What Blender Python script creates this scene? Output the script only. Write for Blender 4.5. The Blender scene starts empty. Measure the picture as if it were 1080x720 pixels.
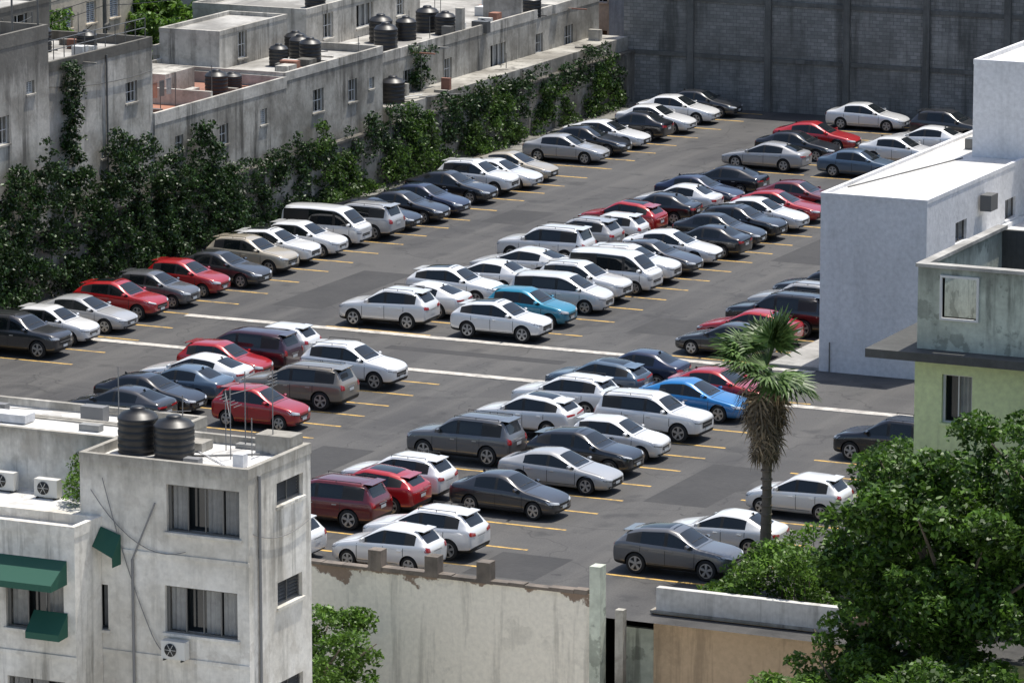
import bpy, bmesh, math, random
import numpy as np
from math import *
from mathutils import Vector, Matrix
from mathutils.bvhtree import BVHTree
random.seed(7); rng=np.random.default_rng(7)
col=bpy.context.scene.collection
# ------------------------------------------------------------ materials
def newmat(name):
    m=bpy.data.materials.new(name); m.use_nodes=True
    nt=m.node_tree; b=nt.nodes['Principled BSDF']; return m,nt,b
def simple(name,c,rough=.6,metal=0,coat=0,spec=None):
    m,nt,b=newmat(name); b.inputs['Base Color'].default_value=(*c,1); b.inputs['Roughness'].default_value=rough
    b.inputs['Metallic'].default_value=metal; b.inputs['Coat Weight'].default_value=coat
    if spec is not None: b.inputs['Specular IOR Level'].default_value=spec
    return m
def coords(nt,scale=(1,1,1)):
    t=nt.nodes.new('ShaderNodeTexCoord'); mp=nt.nodes.new('ShaderNodeMapping'); mp.inputs['Scale'].default_value=scale
    nt.links.new(t.outputs['Object'],mp.inputs[0]); return mp.outputs[0]
def noise(nt,scale,detail=4,vs=(1,1,1),rough=.55):
    n=nt.nodes.new('ShaderNodeTexNoise'); n.inputs['Scale'].default_value=scale; n.inputs['Detail'].default_value=detail
    n.inputs['Roughness'].default_value=rough
    nt.links.new(coords(nt,vs),n.inputs['Vector']); return n.outputs['Fac']
def ramp(nt,fac,stops):
    r=nt.nodes.new('ShaderNodeValToRGB'); e=r.color_ramp.elements
    while len(e)<len(stops): e.new(.5)
    for i,(p,c) in enumerate(stops):
        e[i].position=p; e[i].color=(*c,1) if len(c)==3 else c
    nt.links.new(fac,r.inputs[0]); return r.outputs[0]
def mix(nt,f,a,b,mode='MIX'):
    m=nt.nodes.new('ShaderNodeMix'); m.data_type='RGBA'; m.blend_type=mode
    for s,v in ((0,f),(6,a),(7,b)):
        if isinstance(v,(int,float)): m.inputs[s].default_value=v
        elif isinstance(v,tuple): m.inputs[s].default_value=(*v,1)
        else: nt.links.new(v,m.inputs[s])
    return m.outputs[2]
def g(v): return (v,v,v)
def math2(nt,op,a,b):
    m=nt.nodes.new('ShaderNodeMath'); m.operation=op
    for i,v in enumerate((a,b)):
        if isinstance(v,(int,float)): m.inputs[i].default_value=v
        else: nt.links.new(v,m.inputs[i])
    return m.outputs[0]
def zc(nt):
    t=nt.nodes.new('ShaderNodeTexCoord'); sp=nt.nodes.new('ShaderNodeSeparateXYZ'); nt.links.new(t.outputs['Object'],sp.inputs[0]); return sp.outputs[2]
def bump(nt,b,h,strength=.3,dist=.02):
    n=nt.nodes.new('ShaderNodeBump'); n.inputs['Strength'].default_value=strength; n.inputs['Distance'].default_value=dist
    nt.links.new(h,n.inputs['Height']); nt.links.new(n.outputs[0],b.inputs['Normal'])
def stained(name,base,dark,amt=.6,streak=.7,rough=.85,patch=None,pamt=.5,ztop=None):
    m,nt,b=newmat(name); dk=tuple(x*.42 for x in dark)
    c=mix(nt,ramp(nt,noise(nt,.35,6),[(.42,g(0)),(.62,g(amt))]),base,dark)
    c=mix(nt,ramp(nt,noise(nt,1.1,9,rough=.68),[(.50,g(0)),(.62,g(amt*.6))]),c,dark)
    big=ramp(nt,noise(nt,.28,3),[(.40,g(.15)),(.60,g(1))])
    st=ramp(nt,noise(nt,1.0,8,(1.5,1.5,.11),.68),[(.50,g(0)),(.62,g(streak))])
    c=mix(nt,math2(nt,'MULTIPLY',big,st),c,dk)
    if ztop is not None:
        h=math2(nt,'ADD',zc(nt),math2(nt,'MULTIPLY',noise(nt,1.0,8,(1.6,1.6,.5),.65),2.6))
        mr=nt.nodes.new('ShaderNodeMapRange'); nt.links.new(h,mr.inputs[0]); mr.inputs[1].default_value=ztop+.35; mr.inputs[2].default_value=ztop+1.4; mr.inputs[4].default_value=.8
        c=mix(nt,mr.outputs[0],c,dk)
    n3=noise(nt,5,6); c=mix(nt,1.0,c,ramp(nt,n3,[(.3,g(.80)),(.7,g(1.0))]),'MULTIPLY')
    if patch:
        n4=noise(nt,.8,8,rough=.6); c=mix(nt,ramp(nt,n4,[(.57,g(0)),(.60,g(pamt))]),c,patch)
    nt.links.new(c,b.inputs['Base Color']); b.inputs['Roughness'].default_value=rough
    bump(nt,b,n3,.4,.03); return m
def m_asphalt():
    m,nt,b=newmat('asphalt')
    a=noise(nt,.07,6); c=ramp(nt,a,[(.38,(.046,.045,.046)),(.62,(.084,.081,.078))])
    t=noise(nt,1.0,5,(.9,.04,1)); c=mix(nt,ramp(nt,t,[(.46,g(0)),(.66,g(.55))]),c,(.115,.110,.103))
    t=noise(nt,1.0,5,(.06,.8,1)); c=mix(nt,ramp(nt,t,[(.52,g(0)),(.68,g(.4))]),c,(.10,.097,.092))
    s=noise(nt,.5,7); c=mix(nt,ramp(nt,s,[(.57,g(0)),(.68,g(.65))]),c,(.030,.030,.031))
    s2=noise(nt,1.9,4); c=mix(nt,ramp(nt,s2,[(.66,g(0)),(.70,g(.7))]),c,(.018,.018,.019))
    n=noise(nt,14,4); c=mix(nt,1.0,c,ramp(nt,n,[(.3,g(.72)),(.7,g(1.08))]),'MULTIPLY')
    cr=nt.nodes.new('ShaderNodeTexVoronoi'); cr.feature='DISTANCE_TO_EDGE'; cr.inputs['Scale'].default_value=.13
    nd=nt.nodes.new('ShaderNodeTexNoise'); nd.inputs['Scale'].default_value=.5; nt.links.new(coords(nt),nd.inputs['Vector'])
    va=nt.nodes.new('ShaderNodeVectorMath'); va.operation='MULTIPLY_ADD'; nt.links.new(nd.outputs['Color'],va.inputs[0]); va.inputs[1].default_value=(3,3,0); nt.links.new(coords(nt),va.inputs[2])
    nt.links.new(va.outputs[0],cr.inputs['Vector'])
    c=mix(nt,ramp(nt,cr.outputs['Distance'],[(0,g(.6)),(.007,g(0))]),c,(.02,.02,.02))
    nt.links.new(c,b.inputs['Base Color']); b.inputs['Roughness'].default_value=.8
    bump(nt,b,n,.2,.01); return m
def m_blocks():
    m,nt,b=newmat('concrete_blockwork')
    t=nt.nodes.new('ShaderNodeTexCoord'); sp=nt.nodes.new('ShaderNodeSeparateXYZ'); nt.links.new(t.outputs['Object'],sp.inputs[0])
    ad=math2(nt,'ADD',sp.outputs[0],sp.outputs[1])
    cb=nt.nodes.new('ShaderNodeCombineXYZ'); nt.links.new(ad,cb.inputs[0]); nt.links.new(sp.outputs[2],cb.inputs[1])
    br=nt.nodes.new('ShaderNodeTexBrick'); br.inputs['Scale'].default_value=1; br.inputs['Brick Width'].default_value=.42
    br.inputs['Row Height'].default_value=.21; br.inputs['Mortar Size'].default_value=.015
    br.inputs['Color1'].default_value=(.22,.218,.205,1); br.inputs['Color2'].default_value=(.33,.32,.30,1); br.inputs['Mortar'].default_value=(.15,.15,.14,1)
    nt.links.new(cb.outputs[0],br.inputs['Vector'])
    c=mix(nt,ramp(nt,noise(nt,.3,7,rough=.65),[(.42,g(0)),(.64,g(.7))]),br.outputs['Color'],(.12,.117,.105))
    c=mix(nt,ramp(nt,noise(nt,.5,5),[(.56,g(0)),(.66,g(.35))]),c,(.38,.37,.34))
    c=mix(nt,ramp(nt,noise(nt,1,7,(1.0,1.0,.09),.65),[(.50,g(0)),(.64,g(.75))]),c,(.07,.07,.062))
    nt.links.new(c,b.inputs['Base Color']); b.inputs['Roughness'].default_value=.9
    bump(nt,b,br.outputs['Fac'],-.4,.02); return m
def m_leaf(name,dark,light,trans=.35):
    m,nt,b=newmat(name)
    ge=nt.nodes.new('ShaderNodeNewGeometry')
    c=ramp(nt,ge.outputs['Random Per Island'],[(0,dark),(.75,light),(1,tuple(min(1,x*1.5) for x in light))])
    n=noise(nt,.7,3); c=mix(nt,1.0,c,ramp(nt,n,[(.35,g(.6)),(.65,g(1.2))]),'MULTIPLY')
    nt.links.new(c,b.inputs['Base Color']); b.inputs['Roughness'].default_value=.45
    b.inputs['Specular IOR Level'].default_value=.4
    tr=nt.nodes.new('ShaderNodeBsdfTranslucent'); nt.links.new(c,tr.inputs[0])
    mx=nt.nodes.new('ShaderNodeMixShader'); mx.inputs[0].default_value=trans
    nt.links.new(b.outputs[0],mx.inputs[1]); nt.links.new(tr.outputs[0],mx.inputs[2])
    nt.links.new(mx.outputs[0],nt.nodes['Material Output'].inputs[0]); return m
def m_paint():
    m,nt,b=newmat('car_paint'); oi=nt.nodes.new('ShaderNodeObjectInfo')
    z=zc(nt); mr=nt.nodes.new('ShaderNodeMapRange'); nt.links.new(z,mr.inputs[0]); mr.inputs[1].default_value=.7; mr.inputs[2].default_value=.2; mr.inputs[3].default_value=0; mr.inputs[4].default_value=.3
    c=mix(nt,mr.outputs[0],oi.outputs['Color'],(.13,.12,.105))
    nt.links.new(c,b.inputs['Base Color'])
    b.inputs['Metallic'].default_value=.15; b.inputs['Roughness'].default_value=.28
    b.inputs['Coat Weight'].default_value=1; b.inputs['Coat Roughness'].default_value=.07; b.inputs['Coat IOR'].default_value=1.6
    return m
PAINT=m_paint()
GLASS=simple('car_glass',(.010,.013,.015),.05,0,0,.65)
TRIM=simple('black_trim',(.018,.018,.018),.55)
TIRE=simple('tyre_rubber',(.02,.02,.02),.85)
RIM=simple('alloy',(.45,.46,.47),.3,.7)
HEAD=simple('headlamp_lens',(.5,.52,.55),.08,0,1)
TAIL=simple('tail_lamp',(.30,.008,.008),.12,0,1)
PLATE=simple('number_plate',(.6,.62,.62),.5)
CARM=[PAINT,GLASS,TRIM,TIRE,RIM,HEAD,TAIL,PLATE]
# ------------------------------------------------------------ mesh builder
class MB:
    def __init__(s): s.v=[];s.f=[];s.m=[];s.s=[]
    def add(s,vs,fs,mat=0,smooth=False):
        o=len(s.v); s.v+= [tuple(v) for v in vs]
        for f in fs: s.f.append([i+o for i in f]); s.m.append(mat); s.s.append(smooth)
    def box(s,x0,x1,y0,y1,z0,z1,mat=0):
        vs=[(x,y,z) for x in (x0,x1) for y in (y0,y1) for z in (z0,z1)]
        s.add(vs,[(0,1,3,2),(4,6,7,5),(0,4,5,1),(2,3,7,6),(0,2,6,4),(1,5,7,3)],mat)
    def tube(s,p0,p1,r0,r1,seg=10,mat=0,caps=True,smooth=True):
        p0=Vector(p0);p1=Vector(p1);d=(p1-p0).normalized(); a=d.orthogonal().normalized(); b=d.cross(a)
        vs=[];
        for p,r in ((p0,r0),(p1,r1)):
            for i in range(seg):
                t=2*pi*i/seg; vs.append(p+a*cos(t)*r+b*sin(t)*r)
        s.add(vs,[(i,(i+1)%seg,seg+(i+1)%seg,seg+i) for i in range(seg)],mat,smooth)
        if caps: s.add(vs,[tuple(range(seg)),tuple(range(seg,2*seg))],mat)
    def cable(s,p0,p1,sag,r=.012,mat=0,n=10):
        p0=Vector(p0);p1=Vector(p1);pp=None
        for i in range(n+1):
            t=i/n; q=p0.lerp(p1,t)-Vector((0,0,sag*4*t*(1-t)))
            if pp is not None: s.tube(pp,q,r,r,5,mat,False)
            pp=q
    def lathe(s,prof,c,axis='Z',seg=24,mat=0,smooth=True):
        vs=[];n=len(prof)
        for i in range(seg):
            t=2*pi*i/seg
            for r,h in prof:
                if axis=='Z': vs.append((c[0]+r*cos(t),c[1]+r*sin(t),c[2]+h))
                else: vs.append((c[0]+r*cos(t),c[1]+h,c[2]+r*sin(t)))
        fs=[]
        for i in range(seg):
            j=(i+1)%seg
            for k in range(n-1): fs.append((i*n+k,j*n+k,j*n+k+1,i*n+k+1))
        s.add(vs,fs,mat,smooth)
    def wall(s,p,u,W,z0,z1,n,ops,mat,depth=.16,fm=1,gm=2,sm=3):
        """vertical wall with real openings; p=(x,y) start, u=dir, n=outward; ops=(u0,u1,za,zb,kind)"""
        def P(a,z,d=0): return (p[0]+u[0]*a-n[0]*d,p[1]+u[1]*a-n[1]*d,z)
        us=sorted({0,W}|{o[0] for o in ops}|{o[1] for o in ops}); zs=sorted({z0,z1}|{o[2] for o in ops}|{o[3] for o in ops})
        for i in range(len(us)-1):
            for j in range(len(zs)-1):
                a=(us[i]+us[i+1])/2; z=(zs[j]+zs[j+1])/2
                if any(o[0]<a<o[1] and o[2]<z<o[3] for o in ops): continue
                s.add([P(us[i],zs[j]),P(us[i+1],zs[j]),P(us[i+1],zs[j+1]),P(us[i],zs[j+1])],[(0,1,2,3)],mat)
        def bar(a0,a1,za,zb,d0,d1,m):
            vs=[P(a,z,d) for a in (a0,a1) for z in (za,zb) for d in (d0,d1)]
            s.add(vs,[(0,1,3,2),(4,6,7,5),(0,4,5,1),(2,3,7,6),(0,2,6,4),(1,5,7,3)],m)
        for a0,a1,za,zb,kind in ops:
            q=[(a0,za),(a1,za),(a1,zb),(a0,zb)]
            for k in range(4):
                A=q[k];B=q[(k+1)%4]
                s.add([P(*A),P(*B),P(*B,depth+.3),P(*A,depth+.3)],[(0,1,2,3)],mat)
            s.add([P(*c,depth+.3) for c in q],[(0,1,2,3)],gm)
            t=.05
            bar(a0,a1,za,za+t,depth-.04,depth+.03,fm);bar(a0,a1,zb-t,zb,depth-.04,depth+.03,fm)
            bar(a0,a0+t,za+t,zb-t,depth-.04,depth+.03,fm);bar(a1-t,a1,za+t,zb-t,depth-.04,depth+.03,fm)
            bar(a0-.08,a1+.08,za-.09,za-.003,-.07,depth-.05,mat)
            if kind=='s':
                k=max(2,int((a1-a0)/.58)); w=(a1-a0-2*t)/k
                for i in range(k):
                    x=a0+t+i*w
                    bar(x,x+.04,za+t,zb-t,depth-.03,depth+.02,fm)
                    if (i*7+int(za*3))%3!=1:
                        x1_=x+w-.03; nn=6
                        for q_ in range(nn):
                            xa=x+.05+(x1_-x-.05)*q_/nn; xb=x+.05+(x1_-x-.05)*(q_+1)/nn; da=depth+.1+(.05 if q_%2 else 0); db=depth+.1+(0 if q_%2 else .05)
                            s.add([P(xa,za+t,da),P(xb,za+t,db),P(xb,zb-t,db),P(xa,zb-t,da)],[(0,1,2,3)],sm)
            elif kind=='j':
                k=int((zb-za)/.11)
                for i in range(k):
                    z=za+t+i*(zb-za-2*t)/k
                    s.add([P(a0+t,z,depth-.02),P(a1-t,z,depth-.02),P(a1-t,z+.06,depth+.06),P(a0+t,z+.06,depth+.06)],[(0,1,2,3)],fm)
                m_=(a0+a1)/2; bar(m_-.02,m_+.02,za+t,zb-t,depth-.045,depth-.022,fm)
            elif kind=='g':
                k=max(1,int((a1-a0)/.5))
                for i in range(1,k+1): 
                    x=a0+(a1-a0)*i/(k+1); bar(x-.015,x+.015,za+t,zb-t,depth-.03,depth+.01,fm)
                bar(a0+t,a1-t,(za+zb)/2-.015,(za+zb)/2+.015,depth-.026,depth+.008,fm)
    def block(s,x0,x1,y0,y1,z0,z1,mat=0,roof=4,ph=.5,xp=(),ym=(),pm=None):
        pm=mat if pm is None else pm
        s.wall((x1,y0),(0,1),y1-y0,z0,z1-ph,(1,0),list(xp),mat)
        s.wall((x0,y0),(1,0),x1-x0,z0,z1-ph,(0,-1),list(ym),mat)
        s.wall((x0,y0),(0,1),y1-y0,z0,z1-ph,(-1,0),[],mat)
        s.wall((x0,y1),(1,0),x1-x0,z0,z1-ph,(0,1),[],mat)
        s.add([(x0,y0,z1-ph+.002),(x1,y0,z1-ph+.002),(x1,y1,z1-ph+.002),(x0,y1,z1-ph+.002)],[(0,1,2,3)],roof)
        t=.16;e=.02;a=z1-ph-.03
        s.box(x0-e,x1+e,y0-e,y0+t,a,z1,pm); s.box(x0-e,x1+e,y1-t,y1+e,a,z1,pm)
        s.box(x0-e,x0+t,y0+t,y1-t,a,z1,pm); s.box(x1-t,x1+e,y0+t,y1-t,a,z1,pm)
    def obj(s,name,mats,parent=None,loc=None):
        me=bpy.data.meshes.new(name); me.from_pydata(s.v,[],s.f)
        for m in mats: me.materials.append(m)
        me.polygons.foreach_set('material_index',s.m); me.polygons.foreach_set('use_smooth',s.s); me.update()
        o=bpy.data.objects.new(name,me); col.objects.link(o)
        if parent: o.parent=parent
        if loc: o.location=loc
        return o
def empty(name,loc=(0,0,0)):
    e=bpy.data.objects.new(name,None); e.location=loc; e.empty_display_size=.2; col.objects.link(e); return e
# ------------------------------------------------------------ cars
def station_ring(x,W,zb,zs,wr,zt,cab):
    h=zs-zb
    p=[(0,zb),(.84*W,zb),(.975*W,zb+.10),(W,zb+h*.5),(.985*W,zs-.10),(.925*W,zs)]
    if cab: p+=[(wr+.045,zt-.10),(wr-.07,zt-.02),(0,zt+.02)]
    else: p+=[(min(wr+.06,.9*W),zs+(zt-zs)*.55),(wr-.10,zt-.012),(0,zt+.012)]
    return [(x,a,b) for a,b in p]
def build_car(name,st,ia,ib,pill,cfg):
    """st: stations front->rear; ia: cowl idx; ib: rear glass top idx; pill: interval idxs that are pillars"""
    bm=bmesh.new(); cl=bm.edges.layers.float.new('crease_edge'); rings=[]
    n=len(st)
    for i,s_ in enumerate(st):
        pts=station_ring(*s_,ia<i<=ib)
        R=[bm.verts.new(p) for p in pts]; Lh=[R[0]]+[bm.verts.new((p[0],-p[1],p[2])) for p in pts[1:8]]+[R[8]]
        rings.append((R,Lh))
    def mat(i,k):
        if k==0: return 2
        if k==1: return 2 if cfg.get('clad') else 0
        if k==5 and ia<=i<ib: return 2 if i in pill else 1
        if k==7 and i==ia: return 1
        if k==7 and i==ib: return 1
        return 0
    for i in range(n-1):
        for side in (0,1):
            A=rings[i][side];B=rings[i+1][side]
            for k in range(8):
                f=bm.faces.new((A[k],A[k+1],B[k+1],B[k])); f.material_index=mat(i,k); f.smooth=True
    for r in (rings[0],rings[-1]):
        A,B=r
        for k in range(1,7):
            f=bm.faces.new((A[k],A[k+1],B[k+1],B[k])); f.smooth=True; f.material_index=2 if (k==1 and cfg.get('clad')) else 0
        for t in ((A[0],A[1],B[1]),(A[8],A[7],B[7])):
            f=bm.faces.new(t); f.smooth=True
    def cr(a,b,v):
        e=bm.edges.get((a,b))
        if e: e[cl]=max(e[cl],v)
    for i in range(n-1):
        for side in (0,1):
            A=rings[i][side];B=rings[i+1][side]
            cr(A[5],B[5],.55 if i>0 else .3); cr(A[1],B[1],.5); cr(A[4],B[4],.25); cr(A[3],B[3],.2)
            if ia<=i<=ib: cr(A[6],B[6],.55); cr(A[7],B[7],.5)
            else: cr(A[7],B[7],.35)
    for i in (ia,ia+1,ib,ib+1):
        for side in (0,1):
            A=rings[i][side]; cr(A[7],A[8],.7 if i in(ia,ib+1) else .45)
            if i in (ib,): cr(A[5],A[6],.6)
    for i in pill:
        for side in (0,1):
            for j in (i,i+1): cr(rings[j][side][5],rings[j][side][6],.8)
    bmesh.ops.recalc_face_normals(bm,faces=bm.faces)
    me=bpy.data.meshes.new('cage'); bm.to_mesh(me); bm.free()
    for m in CARM: me.materials.append(m)
    o=bpy.data.objects.new('cage',me); col.objects.link(o)
    ss=o.modifiers.new('s','SUBSURF'); ss.levels=2; ss.render_levels=2
    R=cfg['R']; cuts=[]
    for wx in cfg['wx']:
        for sy in (1,-1):
            W=max(s_[1] for s_ in st)
            mb=MB(); mb.tube((wx,sy*(W-.26),R),(wx,sy*(W+.25),R),R+.055,R+.055,36,2)
            c=mb.obj('cut',CARM)
            b2=bmesh.new(); b2.from_mesh(c.data); bmesh.ops.remove_doubles(b2,verts=b2.verts,dist=1e-5); bmesh.ops.recalc_face_normals(b2,faces=b2.faces); b2.to_mesh(c.data); b2.free()
            bo=o.modifiers.new('b','BOOLEAN'); bo.operation='DIFFERENCE'; bo.object=c; bo.solver='EXACT'; cuts.append(c)
    bpy.context.view_layer.update()
    dg=bpy.context.evaluated_depsgraph_get(); ev=o.evaluated_get(dg); em=ev.to_mesh()
    mb=MB(); mb.v=[tuple(v.co) for v in em.vertices]
    for p in em.polygons: mb.f.append(list(p.vertices)); mb.m.append(p.material_index); mb.s.append(True)
    bvh=BVHTree.FromPolygons([Vector(v) for v in mb.v],mb.f)
    ev.to_mesh_clear()
    for c in cuts: bpy.data.objects.remove(c)
    bpy.data.objects.remove(o)
    def patch(us,vs,fn,mat_,off=.008):
        idx={};V=[];Fs=[]
        for i,u in enumerate(us):
            for j,v in enumerate(vs):
                og,dr=fn(u,v); h=bvh.ray_cast(Vector(og),Vector(dr).normalized())
                if h[0] is not None:
                    q=h[0]-Vector(dr).normalized()*off; idx[i,j]=len(V); V.append(q)
        for i in range(len(us)-1):
            for j in range(len(vs)-1):
                k=[(i,j),(i+1,j),(i+1,j+1),(i,j+1)]
                if all(a in idx for a in k): Fs.append([idx[a] for a in k])
        mb.add(V,Fs,mat_,True)
    def lin(a,b,n_): return [a+(b-a)*i/n_ for i in range(n_+1)]
    c=cfg
    front=lambda y,z:((4,y,z),(-1,0,0)); rear=lambda y,z:((-4,y,z),(1,0,0))
    def slant(lo,hi,y0,y1,kick,frm):
        def fn(u,v):
            y=y0+(y1-y0)*u
            return frm(y,lo+kick*abs(u)+(hi-lo)*v*(1-.35*(1-abs(u))))
        return fn
    for s_ in (1,-1):
        a,b,lo,hi,k=c['hl']
        patch(lin(0,1,8),lin(0,1,3),slant(lo,hi,s_*a,s_*b,k,front),5,.012)
        patch(lin(0,1,6),[0,1],slant(lo-.02,lo+.012,s_*a,s_*b,k,front),2,.014)
        a,b,lo,hi,k=c['tl']
        patch(lin(0,1,8),lin(0,1,3),slant(lo,hi,s_*a,s_*b,k,rear),6,.012)
        patch(lin(s_*.50,s_*.66,2),lin(c['zl']+.02,c['zl']+.11,1),front,2,.01)
        side=lambda x,z,s_=s_:((x,s_*3,z),(0,-s_,0))
        for x in c['doors']:
            patch([x-.011,x+.011],lin(c['zl']+.10,c['zd'],6),side,2,.003)
        patch(lin(c['doors'][0],c['doors'][-1],8),[c['zl']+.095,c['zl']+.115],side,2,.003)
        for x in c['handles']: 
            z=c['zd']-.10; W=max(q[1] for q in st)
            mb.box(x-.09,x+.09,min(s_*(W-.03),s_*(W+.025)),max(s_*(W-.03),s_*(W+.025)),z-.015,z+.015,0 if not c.get('chrome') else 4)
        x=st[ia][0]-.22; W=max(q[1] for q in st); z=st[ia][3]+.10
        pr=[(-.05,-.06),(.07,-.05),(.09,.02),(.03,.08),(-.05,.07)]
        y0=s_*(W-.06);y1=s_*(W+.14)
        vs=[(x+p[0],y0,z+p[1]) for p in pr]+[(x+p[0]*.75,y1,z+p[1]*.8) for p in pr]
        mb.add(vs,[tuple(range(5)),tuple(range(5,10))]+[(i,(i+1)%5,5+(i+1)%5,5+i) for i in range(5)],0)
        if c.get('rails'):
            zt=max(q[5] for q in st); wr=[q[4] for q in st if q[5]==zt][0]-.03
            mb.tube((st[ia+1][0]-.25,s_*wr,zt+.022),(st[ib][0]+.2,s_*(wr-.01),zt+.010),.013,.013,6,2)
            for xx in (st[ia+1][0]-.25,(st[ia+1][0]+st[ib][0])/2,st[ib][0]+.2): mb.tube((xx,s_*wr,zt-.05),(xx,s_*wr,zt+.022),.013,.013,6,2)
    y,lo,hi=c['gr']; patch(lin(-y,y,10),lin(lo,hi,3),front,2,.010)
    patch(lin(-y*.9,y*.9,8),[(lo+hi)/2-.012,(lo+hi)/2+.012],front,4,.018)
    patch(lin(-.48,.48,8),lin(c['zl']+.01,c['zl']+.10,2),front,2,.010)
    patch(lin(-.18,.18,2),lin(c['zl']+.14,c['zl']+.25,1),front,7,.022)
    z=c['pz']; patch(lin(-.20,.20,2),lin(z,z+.12,1),rear,7,.014)
    patch(lin(-.55,.55,8),lin(c['zl']+.0,c['zl']+.10,2),rear,2,.010)
    patch(lin(-.30,.30,4),[z+.16,z+.19],rear,4,.012)
    down=lambda x,y:((x,y,4),(0,0,-1))
    xa=st[ia][0]+.10; wv=st[ia][4]-.02
    patch([xa-.012,xa+.012],lin(-wv,wv,10),down,2,.004)
    for s_ in (1,-1):
        patch(lin(xa,st[1][0]-.12,8),[s_*(wv-.01),s_*(wv+.008)],down,2,.004)
        patch([xa-.30,xa-.28],lin(s_*.05,s_*.5,3),down,2,.012)
    if c.get('roofglass'):
        patch(lin(st[ia+1][0]-.25,st[ib][0]+.35,6),lin(-.40,.40,6),down,1,.006)
    if c.get('spoil'):
        x=st[ib][0];zt=st[ib][5];w=st[ib][4]-.05
        mb.add([(x+.15,-w,zt+.02),(x+.15,w,zt+.02),(x-.22,w*.95,zt-.005),(x-.22,-w*.95,zt-.005),(x-.20,w*.95,zt-.05),(x-.20,-w*.95,zt-.05)],[(0,1,2,3),(3,2,4,5)],0)
    else:
        mb.add([(st[ib][0]+.12,-.02,st[ib][5]+.01),(st[ib][0]+.12,.02,st[ib][5]+.01),(st[ib][0]-.02,0,st[ib][5]+.09),(st[ib][0]-.06,0,st[ib][5]-.01)],[(0,1,2),(1,3,2),(0,2,3)],2)
    tw=.105
    for wx in c['wx']:
        for s_ in (1,-1):
            W=max(q[1] for q in st); yc=s_*(W-.125)
            rr=R*.68
            prof=[(rr,-tw*.9),(R*.90,-tw),(R*.98,-tw*.8),(R,-tw*.3),(R,tw*.3),(R*.98,tw*.8),(R*.90,tw),(rr,tw*.9)]
            mb.lathe(prof,(wx,yc,R),'Y',28,3)
            yo=yc+s_*tw*.9
            mb.lathe([(rr,0),(rr-.025,-s_*.02),(rr-.03,-s_*.06),(.0,-s_*.065)],(wx,yo,R),'Y',24,2)
            mb.lathe([(rr+.005,.004*s_),(rr-.028,.004*s_)],(wx,yo,R),'Y',24,4)
            for k in range(5):
                t=2*pi*k/5+.3; d=Vector((cos(t),0,sin(t))); pn=Vector((-sin(t),0,cos(t))); cc=Vector((wx,yo-s_*.004,R))
                q=[cc+d*.02+pn*.03,cc+d*.02-pn*.03,cc+d*(rr-.01)-pn*.055,cc+d*(rr-.01)+pn*.055]
                mb.add(q+[v-Vector((0,s_*.05,0)) for v in q],[(0,1,2,3),(0,1,5,4),(1,2,6,5),(3,0,4,7)],4)
            mb.tube((wx,yo-s_*.04,R),(wx,yo+s_*.005,R),.055,.05,10,4)
    me=bpy.data.meshes.new(name); me.from_pydata(mb.v,[],mb.f)
    for m in CARM: me.materials.append(m)
    me.polygons.foreach_set('material_index',mb.m); me.polygons.foreach_set('use_smooth',mb.s)
    me.update(); me.set_sharp_from_angle(angle=radians(42)); return me
T={}
W=.89
T['sedan']=build_car('sedan_mesh',[(2.32,.60,.30,.54,.50,.58),(2.22,.77,.22,.64,.62,.68),(1.92,.87,.20,.75,.70,.80),(1.35,.888,.20,.85,.72,.91),(.88,W,.20,.90,.74,.97),
 (.12,W,.20,.93,.60,1.38),(-.18,W,.20,.94,.585,1.44),(-.28,W,.20,.942,.585,1.445),(-.85,W,.20,.955,.58,1.43),(-1.15,.888,.21,.965,.58,1.37),(-1.78,.875,.22,.97,.66,1.06),(-2.14,.85,.24,.95,.68,1.03),(-2.26,.80,.28,.86,.62,.95),(-2.32,.68,.34,.74,.55,.80)],
 4,9,(6,),dict(R=.325,wx=(1.40,-1.33),hl=(.40,.86,.54,.66,.06),tl=(.36,.84,.74,.88,.03),gr=(.38,.42,.56),zl=.24,doors=(.92,-.23,-1.15),zd=.88,handles=(-.02,-.95),pz=.62))
T['sedan_b']=build_car('fastback_sedan_mesh',[(2.42,.60,.30,.54,.50,.58),(2.32,.78,.22,.64,.62,.67),(2.0,.89,.20,.74,.70,.79),(1.45,.905,.20,.83,.72,.89),(.98,.91,.20,.89,.74,.95),
 (.15,.91,.20,.92,.61,1.36),(-.15,.91,.20,.93,.595,1.44),(-.25,.91,.20,.935,.595,1.445),(-.95,.91,.20,.95,.58,1.41),(-1.25,.905,.21,.965,.57,1.33),(-2.02,.88,.22,.985,.66,1.07),(-2.26,.85,.24,.96,.68,1.05),(-2.37,.80,.28,.88,.62,.96),(-2.43,.68,.34,.76,.55,.80)],
 4,9,(6,),dict(R=.34,wx=(1.45,-1.38),hl=(.42,.88,.54,.65,.06),tl=(.20,.85,.78,.87,.03),gr=(.45,.34,.56),zl=.24,doors=(1.0,-.20,-1.2),zd=.88,handles=(.0,-1.0),pz=.55,chrome=1))
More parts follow.
